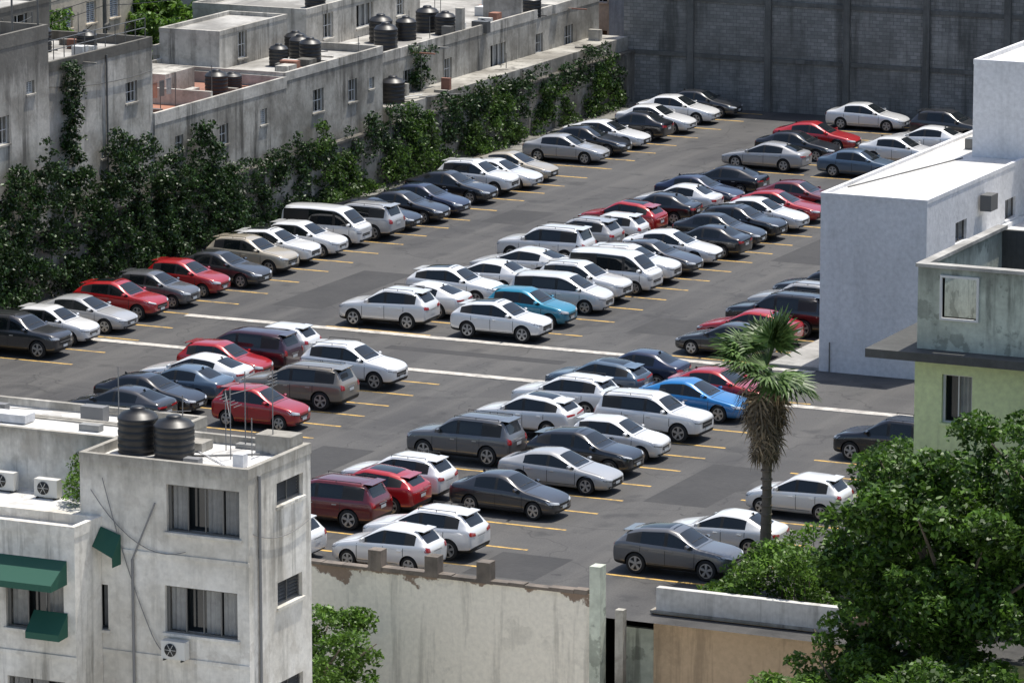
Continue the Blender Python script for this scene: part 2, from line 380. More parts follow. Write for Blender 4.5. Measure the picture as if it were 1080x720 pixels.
T['hatch']=build_car('hatchback_mesh',[(2.00,.58,.30,.60,.48,.66),(1.92,.74,.22,.72,.60,.77),(1.66,.84,.20,.82,.68,.89),(1.2,.86,.20,.90,.70,.97),(.82,.865,.20,.94,.72,1.02),
 (.15,.865,.20,.96,.60,1.42),(-.15,.865,.20,.97,.59,1.51),(-.25,.865,.20,.975,.59,1.515),(-.95,.865,.20,.99,.58,1.50),(-1.02,.865,.20,.992,.58,1.50),(-1.45,.86,.21,1.01,.575,1.45),(-1.82,.84,.24,1.01,.62,1.06),(-1.93,.80,.28,.90,.60,.97),(-1.98,.70,.36,.76,.52,.82)],
 4,10,(6,9),dict(R=.31,wx=(1.24,-1.22),hl=(.38,.84,.60,.74,.08),tl=(.55,.84,.80,1.0,.02),gr=(.34,.46,.58),zl=.24,doors=(.86,-.20,-1.0),zd=.90,handles=(0,-.85),pz=.62,spoil=1))
SUV=[(2.20,.62,.34,.70,.50,.77),(2.11,.80,.26,.83,.64,.89),(1.82,.89,.24,.94,.72,1.01),(1.28,.91,.24,1.00,.75,1.08),(.88,.915,.24,1.03,.76,1.12),
 (.22,.915,.24,1.05,.65,1.54),(-.13,.915,.24,1.06,.64,1.64),(-.24,.915,.24,1.065,.64,1.645),(-1.02,.915,.24,1.085,.63,1.63),(-1.12,.915,.24,1.088,.63,1.63),(-1.68,.91,.25,1.11,.62,1.56),(-2.05,.89,.28,1.10,.66,1.15),(-2.15,.86,.32,.98,.66,1.04),(-2.20,.76,.40,.82,.60,.88)]
SC=dict(R=.36,wx=(1.36,-1.30),hl=(.42,.88,.72,.84,.08),tl=(.45,.88,.86,1.02,.04),gr=(.42,.52,.70),zl=.30,doors=(.92,-.18,-1.12),zd=.98,handles=(.02,-.92),pz=.66,clad=1,spoil=1,rails=1)
T['suv']=build_car('compact_suv_mesh',SUV,4,10,(6,9),SC)
T['suv_c']=build_car('crossover_mesh',[(x,w_,zb,zs-.03,wr,zt-.05-(.10 if x<-1.5 and x>-2.0 else .04 if x<-1.0 and x>-1.5 else 0)) for x,w_,zb,zs,wr,zt in SUV],4,10,(6,9),dict(SC,rails=0,roofglass=1,hl=(.50,.88,.74,.82,.10),tl=(.10,.88,.90,.98,.04)))
T['suv_b']=build_car('large_suv_mesh',[(2.38,.66,.36,.78,.56,.88),(2.30,.83,.28,.92,.68,.99),(2.0,.92,.26,1.02,.76,1.09),(1.4,.935,.26,1.07,.78,1.15),(1.02,.94,.26,1.09,.78,1.18),
 (.45,.94,.26,1.10,.68,1.62),(.02,.94,.26,1.11,.67,1.73),(-.09,.94,.26,1.11,.67,1.735),(-.98,.94,.26,1.12,.66,1.73),(-1.08,.94,.26,1.12,.66,1.73),(-1.98,.93,.27,1.13,.65,1.69),(-2.22,.91,.30,1.12,.68,1.20),(-2.32,.88,.34,1.00,.68,1.08),(-2.37,.78,.42,.84,.62,.90)],
 4,10,(6,9),dict(R=.385,wx=(1.48,-1.38),hl=(.48,.90,.80,.93,.04),tl=(.62,.90,.86,1.12,.02),gr=(.46,.58,.82),zl=.32,doors=(1.08,-.04,-1.04),zd=1.02,handles=(.16,-.82),pz=.78,clad=1,spoil=1,rails=1,chrome=1))
T['minivan']=build_car('minivan_mesh',[(2.32,.62,.30,.66,.50,.74),(2.22,.80,.22,.80,.64,.86),(1.95,.88,.20,.93,.72,.99),(1.6,.90,.20,1.0,.74,1.07),(1.35,.90,.20,1.02,.75,1.13),
 (.55,.90,.20,1.03,.66,1.60),(.1,.90,.20,1.03,.65,1.68),(-.0,.90,.20,1.03,.65,1.685),(-1.0,.90,.20,1.04,.64,1.68),(-1.1,.90,.20,1.04,.64,1.68),(-2.0,.89,.21,1.06,.63,1.62),(-2.25,.87,.24,1.05,.66,1.14),(-2.32,.84,.28,.94,.66,1.0),(-2.35,.74,.36,.78,.60,.86)],
 4,10,(6,9),dict(R=.33,wx=(1.45,-1.35),hl=(.42,.86,.66,.80,.10),tl=(.66,.87,.80,1.10,.0),gr=(.40,.46,.62),zl=.24,doors=(1.2,.05,-1.05),zd=.96,handles=(.2,-.2),pz=.66,spoil=1))
T['microvan']=build_car('microvan_mesh',[(2.12,.64,.34,.80,.56,.92),(2.06,.78,.26,.92,.66,1.02),(1.96,.83,.24,1.0,.70,1.08),(1.86,.84,.24,1.02,.72,1.12),(1.78,.84,.24,1.03,.73,1.16),
 (1.18,.84,.24,1.04,.69,1.72),(.82,.84,.24,1.04,.685,1.84),(.72,.84,.24,1.04,.685,1.85),(-.45,.84,.24,1.04,.68,1.88),(-.55,.84,.24,1.04,.68,1.88),(-1.95,.83,.25,1.05,.67,1.84),(-2.08,.82,.27,1.05,.69,1.14),(-2.12,.80,.30,.96,.68,1.0),(-2.14,.72,.38,.80,.60,.86)],
 4,10,(6,9),dict(R=.31,wx=(1.35,-1.15),hl=(.50,.80,.72,.86,.02),tl=(.68,.80,.70,1.0,.0),gr=(.40,.56,.68),zl=.30,doors=(1.6,.77,-.5),zd=.98,handles=(.95,.5),pz=.60))
CO=dict(white=(.82,.82,.81),silver=(.43,.43,.43),grey=(.12,.123,.13),dgrey=(.036,.037,.041),black=(.007,.007,.009),red=(.42,.010,.014),dred=(.14,.008,.012),
 blue=(.008,.19,.50),teal=(.01,.22,.34),dblue=(.008,.016,.05),beige=(.50,.44,.34),tan=(.23,.20,.16),maroon=(.045,.010,.020),bgrey=(.08,.125,.18),pearl=(.74,.74,.73))
ROWS={
'L':(-16.9,[(-16.4,'suv_b','dgrey',1),(-13.4,'hatch','white',1),(-10.4,'sedan','silver',1),(-7.2,'suv_c','red',1),(-4.0,'hatch','grey',1),(-1.1,'hatch','red',1),(1.7,'sedan','dgrey',1),(5.2,'suv','beige',1),(7.8,'suv_c','white',1),(10.4,'hatch','white',1),(13.2,'microvan','white',1),(15.9,'suv_b','silver',-1),(18.4,'sedan_b','black',1),(20.9,'sedan','black',1),(23.4,'sedan','dblue',1),(27.3,'sedan_b','black',1),(30.0,'suv','white',1),(32.4,'sedan','white',1),(35.0,'sedan_b','beige',1),(41.5,'sedan','silver',1),(44.4,'sedan','black',1),(47.2,'sedan_b','white',1),(50.2,'sedan','black',-1),(53.3,'sedan','white',1),(57.0,'sedan','white',1),(60.0,'sedan','dgrey',1)]),
'DL':(-5.0,[(-4.1,'suv','pearl',-1),(-1.0,'sedan_b','white',-1),(2.2,'suv_c','white',1),(5.4,'sedan','white',-1),(9.2,'sedan_b','white',-1),(13.0,'suv_b','pearl',-1),(16.6,'suv','silver',-1),(19.3,'hatch','white',-1),(22.0,'suv_c','red',-1),(25.9,'sedan','black',-1),(28.8,'sedan','white',-1),(31.6,'sedan','dblue',1),(35.2,'sedan_b','black',-1)]),
'DR':(.5,[(-4.5,'suv_c','white',1),(-1.0,'hatch','teal',1),(2.6,'minivan','pearl',1),(5.4,'suv','white',1),(8.0,'microvan','white',1),(10.6,'suv','white',1),(13.2,'sedan','dgrey',1),(15.9,'sedan_b','white',1),(18.5,'sedan','black',-1),(21.1,'sedan','black',1),(23.7,'suv_c','black',1),(26.3,'sedan','white',1),(29.0,'sedan_b','red',1),(32.4,'sedan','dred',1)]),
'TL':(-6.1,[(43.7,'sedan_b','silver',-1),(47.7,'sedan','black',1),(51.0,'sedan_b','red',1),(58.9,'sedan','white',1)]),
'TR':(-.4,[(43.4,'sedan','bgrey',1),(48.2,'sedan','white',1),(52.6,'sedan','white',-1),(57.0,'suv','dgrey',1)]),
'R':(11.2,[(-3.7,'sedan','dgrey',-1),(-.9,'sedan','red',-1),(1.9,'suv_b','black',-1),(5.0,'suv','silver',-1),(8.0,'suv_b','black',-1)]),
'LL':(-6.2,[(-26.9,'sedan_b','dgrey',-1),(-24.4,'sedan','black',1),(-22.0,'sedan','bgrey',-1),(-19.8,'sedan_b','white',-1),(-17.5,'hatch','red',1),(-15.1,'minivan','maroon',-1),(-12.6,'hatch','white',-1)]),
'LR':(-.7,[(-16.2,'suv','white',1),(-20.8,'suv_b','tan',-1),(-25.1,'hatch','red',1)]),
'ML':(9.9,[(-11.4,'sedan','dblue',-1),(-14.0,'suv_c','bgrey',-1),(-17.8,'suv','white',-1),(-22.1,'suv_c','white',-1),(-27.3,'suv_b','grey',-1),(-34.0,'suv','white',-1),(-36.5,'suv_c','red',-1),(-39.1,'suv_b','dred',-1),(-44.4,'hatch','white',-1)]),
'MR':(15.0,[(-13.3,'sedan','red',1),(-16.2,'sedan_b','blue',1),(-20.1,'suv_b','white',1),(-24.3,'hatch','white',1),(-27.1,'suv_c','black',1),(-30.1,'sedan_b','silver',1),(-34.8,'sedan','dgrey',1),(-41.6,'suv','white',-1),(-44.2,'hatch','white',-1)]),
'RR':(24.9,[(-20.4,'suv','black',-1),(-30.5,'hatch','white',-1),(-36.6,'sedan','white',-1),(-40.6,'suv_c','grey',1)]),
}
lines=[]
for k,(X,cs) in ROWS.items():
    ys=sorted(c[0] for c in cs)
    for y,t,c,d in cs:
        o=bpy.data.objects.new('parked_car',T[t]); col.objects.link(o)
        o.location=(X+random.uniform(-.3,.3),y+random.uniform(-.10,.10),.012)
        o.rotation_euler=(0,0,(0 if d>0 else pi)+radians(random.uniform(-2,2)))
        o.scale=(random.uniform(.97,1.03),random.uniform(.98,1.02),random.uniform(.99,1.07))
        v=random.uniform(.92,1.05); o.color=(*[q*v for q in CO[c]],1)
    L=[ys[0]-1.35]
    for a,b in zip(ys,ys[1:]):
        nn=max(1,round((b-a)/2.75))
        for i in range(nn): L.append(a+(b-a)*(i+.5)/nn)
    L.append(ys[-1]+1.35)
    for y in L: lines.append((X,y,3.3 if k in('L','DR','R','MR','LR') else 2.6,2.3 if k in('L',) else 2.6))
# ------------------------------------------------------------ ground
ASP=m_asphalt()
m=MB(); m.add([(-22.2,-47.6,0),(60,-47.6,0),(60,62.6,0),(-22.2,62.6,0)],[(0,1,2,3)]); m.obj('parking_lot_pavement',[ASP])
m=MB()
for x0,x1,y0,y1 in ((-12.2,-9.6,-2,7.5),(4.4,7.2,18,29),(3.6,5.9,-33,-27.5),(19,21.6,-31,-24),(-3,5.5,-8.9,-8.1),(17.6,20.4,-44,-40.5),(-13,-10.6,22,26),(5.2,8.0,-1,2.6)):
    m.add([(x0,y0,.003),(x1,y0,.003),(x1,y1,.003),(x0,y1,.003)],[(0,1,2,3)])
m.obj('asphalt_repair_patch',[stained('patch_asphalt',(.050,.049,.049),(.034,.034,.035),.7,.1)])
DIRT=stained('dirt',(.16,.13,.10),(.09,.08,.06),.8,.2)
m=MB(); m.add([(-900,-700,-5),(900,-700,-5),(900,1400,-5),(-900,1400,-5)],[(0,1,2,3)]); m.obj('ground',[DIRT])
m=MB(); m.box(-400,-22.4,-60,400,-4.9,-.02); m.box(-22.4,400,62.9,400,-4.9,-.02); m.obj('hillside_ground',[DIRT])
# unseen pale slabs, added to bounce sunlight onto the shaded near walls
m=MB(); m.box(-60,80,-66.3,-48.1,-5.1,-4.9); m.box(-60,90,-130,-74.2,-5.1,-4.9); m.box(24.4,80,-74.2,-66.3,-5.1,-4.9)
m.obj('added_bounce_pavement',[stained('pale_bounce_concrete',(.62,.60,.55),(.45,.43,.39),.6,.2)])
def m_line(name,c,w=.6):
    m,nt,b=newmat(name); n=noise(nt,2.2,6,rough=.65)
    nt.links.new(mix(nt,ramp(nt,n,[(.45,g(0)),(.62,g(w))]),c,(.10,.09,.08)),b.inputs['Base Color']); b.inputs['Roughness'].default_value=.8; return m
YEL=m_line('yellow_paint',(.62,.39,.10),.7); CONC=m_line('pale_concrete',(.54,.51,.46),.5)
m=MB()
for X,y,e1,e0 in lines: m.add([(X-e0,y-.08,.0065),(X+e1,y-.08,.0065),(X+e1,y+.08,.0065),(X-e0,y+.08,.0065)],[(0,1,2,3)])
m.obj('parking_bay_markings',[YEL])
m=MB(); m.box(-14.5,16.05,-6.15,-5.6,-.1,.025); m.box(-21,30,-12.85,-12.3,-.1,.025); m.obj('concrete_drain_strip',[CONC])
m=MB(); m.box(-22.2,-19.9,-47,62,-.1,.13); m.obj('concrete_kerb',[stained('kerb_concrete',(.26,.25,.23),(.12,.12,.10))])
m=MB(); m.box(13.8,16.1,-5.4,12,-.1,.14); m.obj('building_pavement',[stained('pavement_concrete',(.42,.41,.39),(.24,.23,.21),.5,.3)])
# ------------------------------------------------------------ setting materials
OLDC=stained('old_concrete',(.47,.45,.40),(.21,.195,.165),.9,.95,ztop=7.1)
OLDC2=stained('old_concrete_light',(.60,.57,.51),(.30,.28,.24),.9,.9,ztop=10.8)
ROOFC=stained('roof_concrete',(.50,.485,.45),(.24,.23,.21),.9,.2)
ROOFW=stained('white_roof_coating',(.80,.79,.76),(.56,.54,.50),.7,.25,patch=(.34,.33,.31),pamt=.55)
ROOFX=stained('clean_white_roof',(.80,.785,.76),(.60,.58,.54),.7,.2)
TERRA=stained('terracotta_tile',(.42,.19,.12),(.24,.13,.10),.6,.3)
FRAME=simple('window_frame',(.62,.62,.60),.5); FRD=simple('dark_frame',(.15,.15,.145),.4,.3)
WGL=simple('window_glass',(.02,.024,.026),.06,0,0,.7); CURT=stained('curtain',(.36,.36,.345),(.22,.22,.215),.7,.5,.6)
WALLW=stained('white_render',(.80,.80,.81),(.68,.68,.68),.5,.15)
FACE=stained('aged_white_render',(.85,.82,.75),(.56,.52,.44),.6,.8,patch=(.44,.40,.34),pamt=.35,ztop=10.2)
BLK=m_blocks()
RETW=stained('retaining_concrete',(.38,.355,.31),(.16,.145,.12),.9,.9,ztop=3.1)
m=MB(); m.box(-22.5,-22.2,-47,62.9,-1,3.0); m.box(-22.56,-22.14,-47,62.9,3.0,3.12)
for y in range(-44,62,5): m.box(-22.2,-22.0,y,y+.35,-1,2.99)
m.obj('retaining_wall',[RETW])
m=MB(); m.box(-22.9,60,62.6,62.9,-1,9.6,0); 
for i in range(14): 
    x=-18.6+i*4.85; m.box(x-.19,x+.19,62.38,62.6,-1,9.7,1)
m.box(-22.2,60,62.52,62.6,2.9,3.15,1); m.box(-22.2,60,62.521,62.6,6.2,6.45,1)
m.obj('blockwork_boundary_wall',[BLK,stained('dark_concrete',(.17,.168,.155),(.10,.10,.09),.6,.5)])
def bld(name,fn,mats): 
    m=MB(); fn(m); return m.obj(name,mats)
LM=[OLDC,FRAME,WGL,CURT,ROOFC,OLDC2,TERRA,FRD]
def rail(m,x0,y0,x1,y1,z,h=1.0,mat=7,n=10):
    for i in range(n+1):
        t=i/n; x=x0+(x1-x0)*t;y=y0+(y1-y0)*t; m.tube((x,y,z),(x,y,z+h),.025,.025,5,mat)
    for k in (1,.5): m.tube((x0,y0,z+h*k),(x1,y1,z+h*k),.025,.025,5,mat)
def clutter(m,x0,x1,y0,y1,z,n):
    for i in range(n):
        x=random.uniform(x0,x1);y=random.uniform(y0,y1);k=random.random()
        if k<.35: m.box(x,x+random.uniform(.3,1.0),y,y+random.uniform(.2,.9),z,z+random.uniform(.15,.7),random.choice([0,1,5,6,7]))
        elif k<.6: m.tube((x,y,z),(x,y,z+random.uniform(.6,2.2)),.025,.02,5,7)
        elif k<.8: m.box(x,x+random.uniform(1,2.4),y,y+.08,z,z+.07,random.choice([6,7,5]))
        else: m.tube((x,y,z+.02),(x+random.uniform(-2,2),y+random.uniform(1,3),z+.02),.03,.03,5,random.choice([1,7]))
def A(m):
    m.block(-34,-22.6,-26,-4,-1,12.6,5,4,.6,xp=[(13,14.2,7.9,9.1,'g'),(17.2,18.4,7.6,8.9,'g'),(17.2,18.3,3.9,5.1,'g'),(9,10.2,7.6,8.9,'g'),(20,20.7,9.6,10.2,'j')])
    for y in (-9,-6.5,-4.2): m.tube((-23.0,y,12.6),(-23.0,y,15.2),.05,.05,6,7); m.tube((-27,y,12.6),(-27,y,15.2),.05,.05,6,7)
    for x in (-23,-27): m.tube((x,-9,15.2),(x,-4.2,15.2),.05,.05,6,7)
    for y in (-9,-7.8,-6.6,-5.4,-4.2): m.tube((-23,y,15.2),(-27,y,15.2),.035,.035,5,7)
    m.block(-33,-28.5,-20,-10,12.0,14.2,5,4,.2); clutter(m,-28,-23.2,-20,-5,12.02,10)
bld('concrete_apartment_building',A,LM)
def A2(m):
    m.block(-33.5,-22.75,-4,6.0,-1,10.8,5,4,.45,xp=[(7.4,8.5,7.9,8.9,'g'),(7.4,8.5,5.2,6.1,'g'),(2.6,3.1,8.9,9.3,'j'),(5.0,5.5,5.6,6.0,'j')],pm=0)
    m.block(-33,-27.5,-3,4.5,10.3,12.6,0,4,.2,xp=[(1,2,10.6,12.2,'g'),(4,5.4,11.2,12.1,'s')])
    rail(m,-23,-3.8,-23,5.8,10.8,.9); clutter(m,-27,-23.6,-3,5,10.36,10)
    m.tube((-22.68,1.5,0),(-22.68,1.5,10.5),.05,.05,6,7); m.cable((-22.7,-4,9.7),(-22.7,6,9.2),.25,.02,7)
    for y in (-3.2,-.5): m.tube((-25.5,y,10.4),(-25.5,y,12.6),.03,.03,5,7)
    m.cable((-25.5,-3.2,12.4),(-25.5,-.5,12.4),.15,.012,7)
bld('concrete_apartment_building',A2,LM)
def B(m):
    m.block(-30,-22.65,6.0,19.6,-1,7.1,0,6,.55,xp=[(2,2.8,4.9,5.7,'g'),(6.5,7.4,4.6,5.6,'g'),(10.8,11.5,5.0,5.8,'j')],pm=5)
    m.box(-27,-22.8,11.9,12.1,6.56,7.35,5); m.box(-29.8,-26.5,14,17.0,6.56,7.7,5)
    m.box(-26.5,-25.4,7.5,9.3,6.56,7.0,1); clutter(m,-26,-23.4,6.5,11.5,6.56,7); clutter(m,-26,-23.4,12.5,19,6.56,7)
    for y in (7,10.5): m.tube((-24,y,6.5),(-24,y,8.4),.025,.025,5,7)
    m.cable((-24,7,8.3),(-24,10.5,8.3),.15,.012,7)
    for k in range(4): m.add([(-24,7.5+k*.7,8.2),(-24,8.0+k*.7,8.2),(-24,8.0+k*.7,7.4),(-24,7.5+k*.7,7.45)],[(0,1,2,3)],[1,6,7,3][k])
bld('flat_roofed_house',B,LM)
def Cb(m):
    m.block(-31,-22.7,19.6,30.6,-1,7.3,0,4,.4,xp=[(3,4.2,4.8,6.0,'g'),(7,8.0,4.8,6.0,'g'),(9.4,10,5.2,5.8,'j')],pm=5)
    m.block(-31,-27.5,21.5,29,6.9,8.9,5,4,.2,xp=[(2,3,7.2,8.6,'g')])
    m.box(-24,-23.3,21,22,6.92,7.4,5); clutter(m,-27,-23.3,20,30,6.92,10)
bld('flat_roofed_house',Cb,LM)
def Dn(m):
    m.block(-37,-24.4,31.5,62.4,-1,6.4,0,4,.5,xp=[(5,6.2,3.9,5.1,'g'),(10,11,3.9,5.1,'g'),(16,18,3.4,5.1,'s'),(22,23,3.9,5,'g'),(26,27.2,3.6,5,'g')],pm=5)
    m.box(-24.4,-22.55,31.5,62.4,-1,3.9,0); m.block(-37,-30,36,50,5.9,8.2,5,4,.3,xp=[(2,3.2,6.3,7.7,'g'),(6,8,6.4,7.7,'s'),(11,12,6.5,7.7,'g')])
    m.box(-24.9,-24.5,44,44.4,6.4,7.6,5);m.box(-26.9,-24.5,51.8,52.0,6.0,7.2,5); m.box(-27,-26,33,34.5,5.92,6.8,5); m.box(-28.5,-27.6,55,57,5.92,6.7,1)
    clutter(m,-29.5,-25,33,61,5.92,26); clutter(m,-24.2,-22.9,34,60,3.9,12)
bld('concrete_workshop_building',Dn,LM)
PAL=[(.50,.44,.36),(.62,.30,.14),(.44,.44,.42),(.64,.56,.44),(.36,.40,.44),(.60,.36,.20)]
BGM=[stained('house_render_%d'%i,c,tuple(x*.6 for x in c),.6,.5) for i,c in enumerate(PAL)]
for i,(x,y,w,dp,h) in enumerate([(-52,2,10,9,8),(-50,16,9,10,6.5),(-42,30,8,8,5),(-52,31,9,12,9),(-46,46,9,11,8),(-60,22,9,12,11),(-62,44,10,12,12),(-44,62,10,9,9),(-56,62,10,10,12),(-40,76,12,10,10),(-28,72,10,9,8),(-66,8,10,10,12),(-55,80,12,12,13),(-30,86,12,10,12),(-72,62,12,14,14),(-46,-10,9,9,9),(-64,-8,12,12,13)]):
    def Hf(m,x=x,y=y,w=w,dp=dp,h=h,i=i):
        ops=[(a,a+1.1,z,z+1.2,random.choice('sgj')) for a in np.arange(1.2,dp-1.6,2.6) for z in np.arange(1,h-1.9,2.9)]
        ops2=[(a,a+1.1,z,z+1.2,random.choice('sgj')) for a in np.arange(1.2,w-1.6,2.6) for z in np.arange(1,h-1.9,2.9)]
        m.block(x,x+w,y,y+dp,-1,h,0,4 if i%3 else 6,.5,xp=ops,ym=ops2)
        if i%2: m.block(x+1,x+4,y+3,y+6.5,h-.5,h+2,0,4,.2)
    bld('neighbourhood_house',Hf,[BGM[i%6],FRAME,WGL,CURT,ROOFC,OLDC2,TERRA])
TANK=simple('black_polyethylene',(.018,.018,.019),.42)
def tank(x,y,z,r=.58,h=1.25):
    m=MB(); prof=[(0,0),(r,0)]
    for i in range(5):
        a=h*.8*i/5; prof+=[(r,a+.02),(r*.965,a+.05),(r*.965,a+h*.07),(r,a+h*.1),(r,a+h*.155)]
    prof+=[(r*.98,h*.80),(r*.80,h*.90),(r*.38,h*.96),(r*.38,h*1.0),(r*.30,h*1.03),(0,h*1.04)]
    m.lathe(prof,(0,0,0),'Z',28,0)
    m.tube((r*.9,0,.1),(r+.35,.1,.1),.03,.03,6,0)
    return m.obj('water_tank',[TANK],loc=(x,y,z))
for a in [(-24.6,15.8,6.56),(-25,18.2,6.56,.5,.8),(-24.6,26,6.92),(-25.6,26.8,6.92),(-25.5,24.2,6.92,.5,1.1),(-26.5,28,6.92),
 (-26.2,38,5.92,.65,1.5),(-28,41,5.92,.65,1.5),(-27.2,42.5,5.92),(-27.6,46,5.92,.65,1.4),(-26.2,45.4,5.92),(-31,39,7.92),(-31.5,47,7.92),(-23.4,33.2,3.9,.65,1.4),(-26.6,2,10.36),(-24.6,3,10.36,.5,1.0),(-24.9,54,5.92)]: tank(*a)
# ------------------------------------------------------------ white building at right
def G(m):
    m.block(16.1,20.9,-5.4,24,-.5,7.75,0,4,.14,xp=[(3.6,5.0,5.3,6.2,'s'),(10,11.4,5.3,6.2,'s')])
    m.block(18.4,30,7.2,20,7.62,12.0,0,4,.2)
    m.block(20.95,34,2.2,24,-.5,5.2,0,4,.2)
    m.box(21.0,21.5,1.0,1.9,6.3,7.0,1); m.tube((16.6,-5.46,-.1),(16.6,-5.46,1.3),.03,.03,6,1); m.box(17.4,18.0,9,9.6,7.62,8.1,1)
    m.tube((17.0,14,7.6),(17.0,14,8.6),.04,.04,6,1); m.tube((16.4,-3,7.64),(18.2,6.5,7.64),.03,.03,6,1)
bld('white_commercial_building',G,[WALLW,FRD,WGL,CURT,ROOFX])
# ------------------------------------------------------------ pale green house
GRN=stained('pale_green_render',(.66,.71,.60),(.40,.43,.36),.7,.85,patch=(.09,.10,.08),pamt=.45,ztop=11.9); GRN2=stained('yellow_green_render',(.72,.80,.44),(.56,.63,.36),.4,.25)
DSL=stained('dark_slab',(.10,.10,.095),(.06,.06,.055),.6,.4)
def Fh(m):
    m.wall((33.6,-41.2),(1,0),12,-5,8.75,(0,-1),[(1.0,2.1,6.5,8.2,'s'),(4.0,5.2,6.5,8.2,'s'),(1.0,2.1,2.6,4.4,'s')],5)
    m.wall((45.6,-41.2),(0,1),10,-5,8.75,(1,0),[],5); m.wall((33.6,-41.2),(0,1),10,-5,8.75,(-1,0),[(3,4.2,6,8,'s')],5); m.wall((33.6,-31.2),(1,0),12,-5,8.75,(0,1),[],5)
    m.box(32.1,46.5,-42.1,-30.6,8.75,9.05,6)
    z0=9.05
    for a in ((33.7,34.6,z0,11.9),(35.85,38.6,z0,11.9),(34.6,35.85,z0,10.2),(34.6,35.85,11.6,11.9)): m.box(a[0],a[1],-41.3,-41.08,a[2],a[3],0)
    m.box(34.52,34.6,-41.38,-41.08,10.12,11.68,1); m.box(35.85,35.93,-41.38,-41.08,10.12,11.68,1); m.box(34.6,35.85,-41.38,-41.08,10.12,10.2,1); m.box(34.6,35.85,-41.38,-41.08,11.6,11.68,1)
    m.box(33.7,33.9,-41.08,-33,z0,11.9,0); m.box(38.6,38.8,-41.3,-33,z0,11.9,0); m.box(33.9,38.6,-33.2,-33.0,z0,11.9,6)
    m.box(33.62,38.88,-41.36,-40.95,11.9,12.02,4); m.box(33.62,34.0,-40.95,-32.9,11.9,12.02,4)
    m.box(38.8,45.6,-41.3,-41.1,z0,10.0,0)
    m.block(40,45,-39,-33,z0,12.6,0,4,.2)
bld('pale_green_house',Fh,[GRN,FRAME,WGL,CURT,ROOFC,GRN2,DSL])
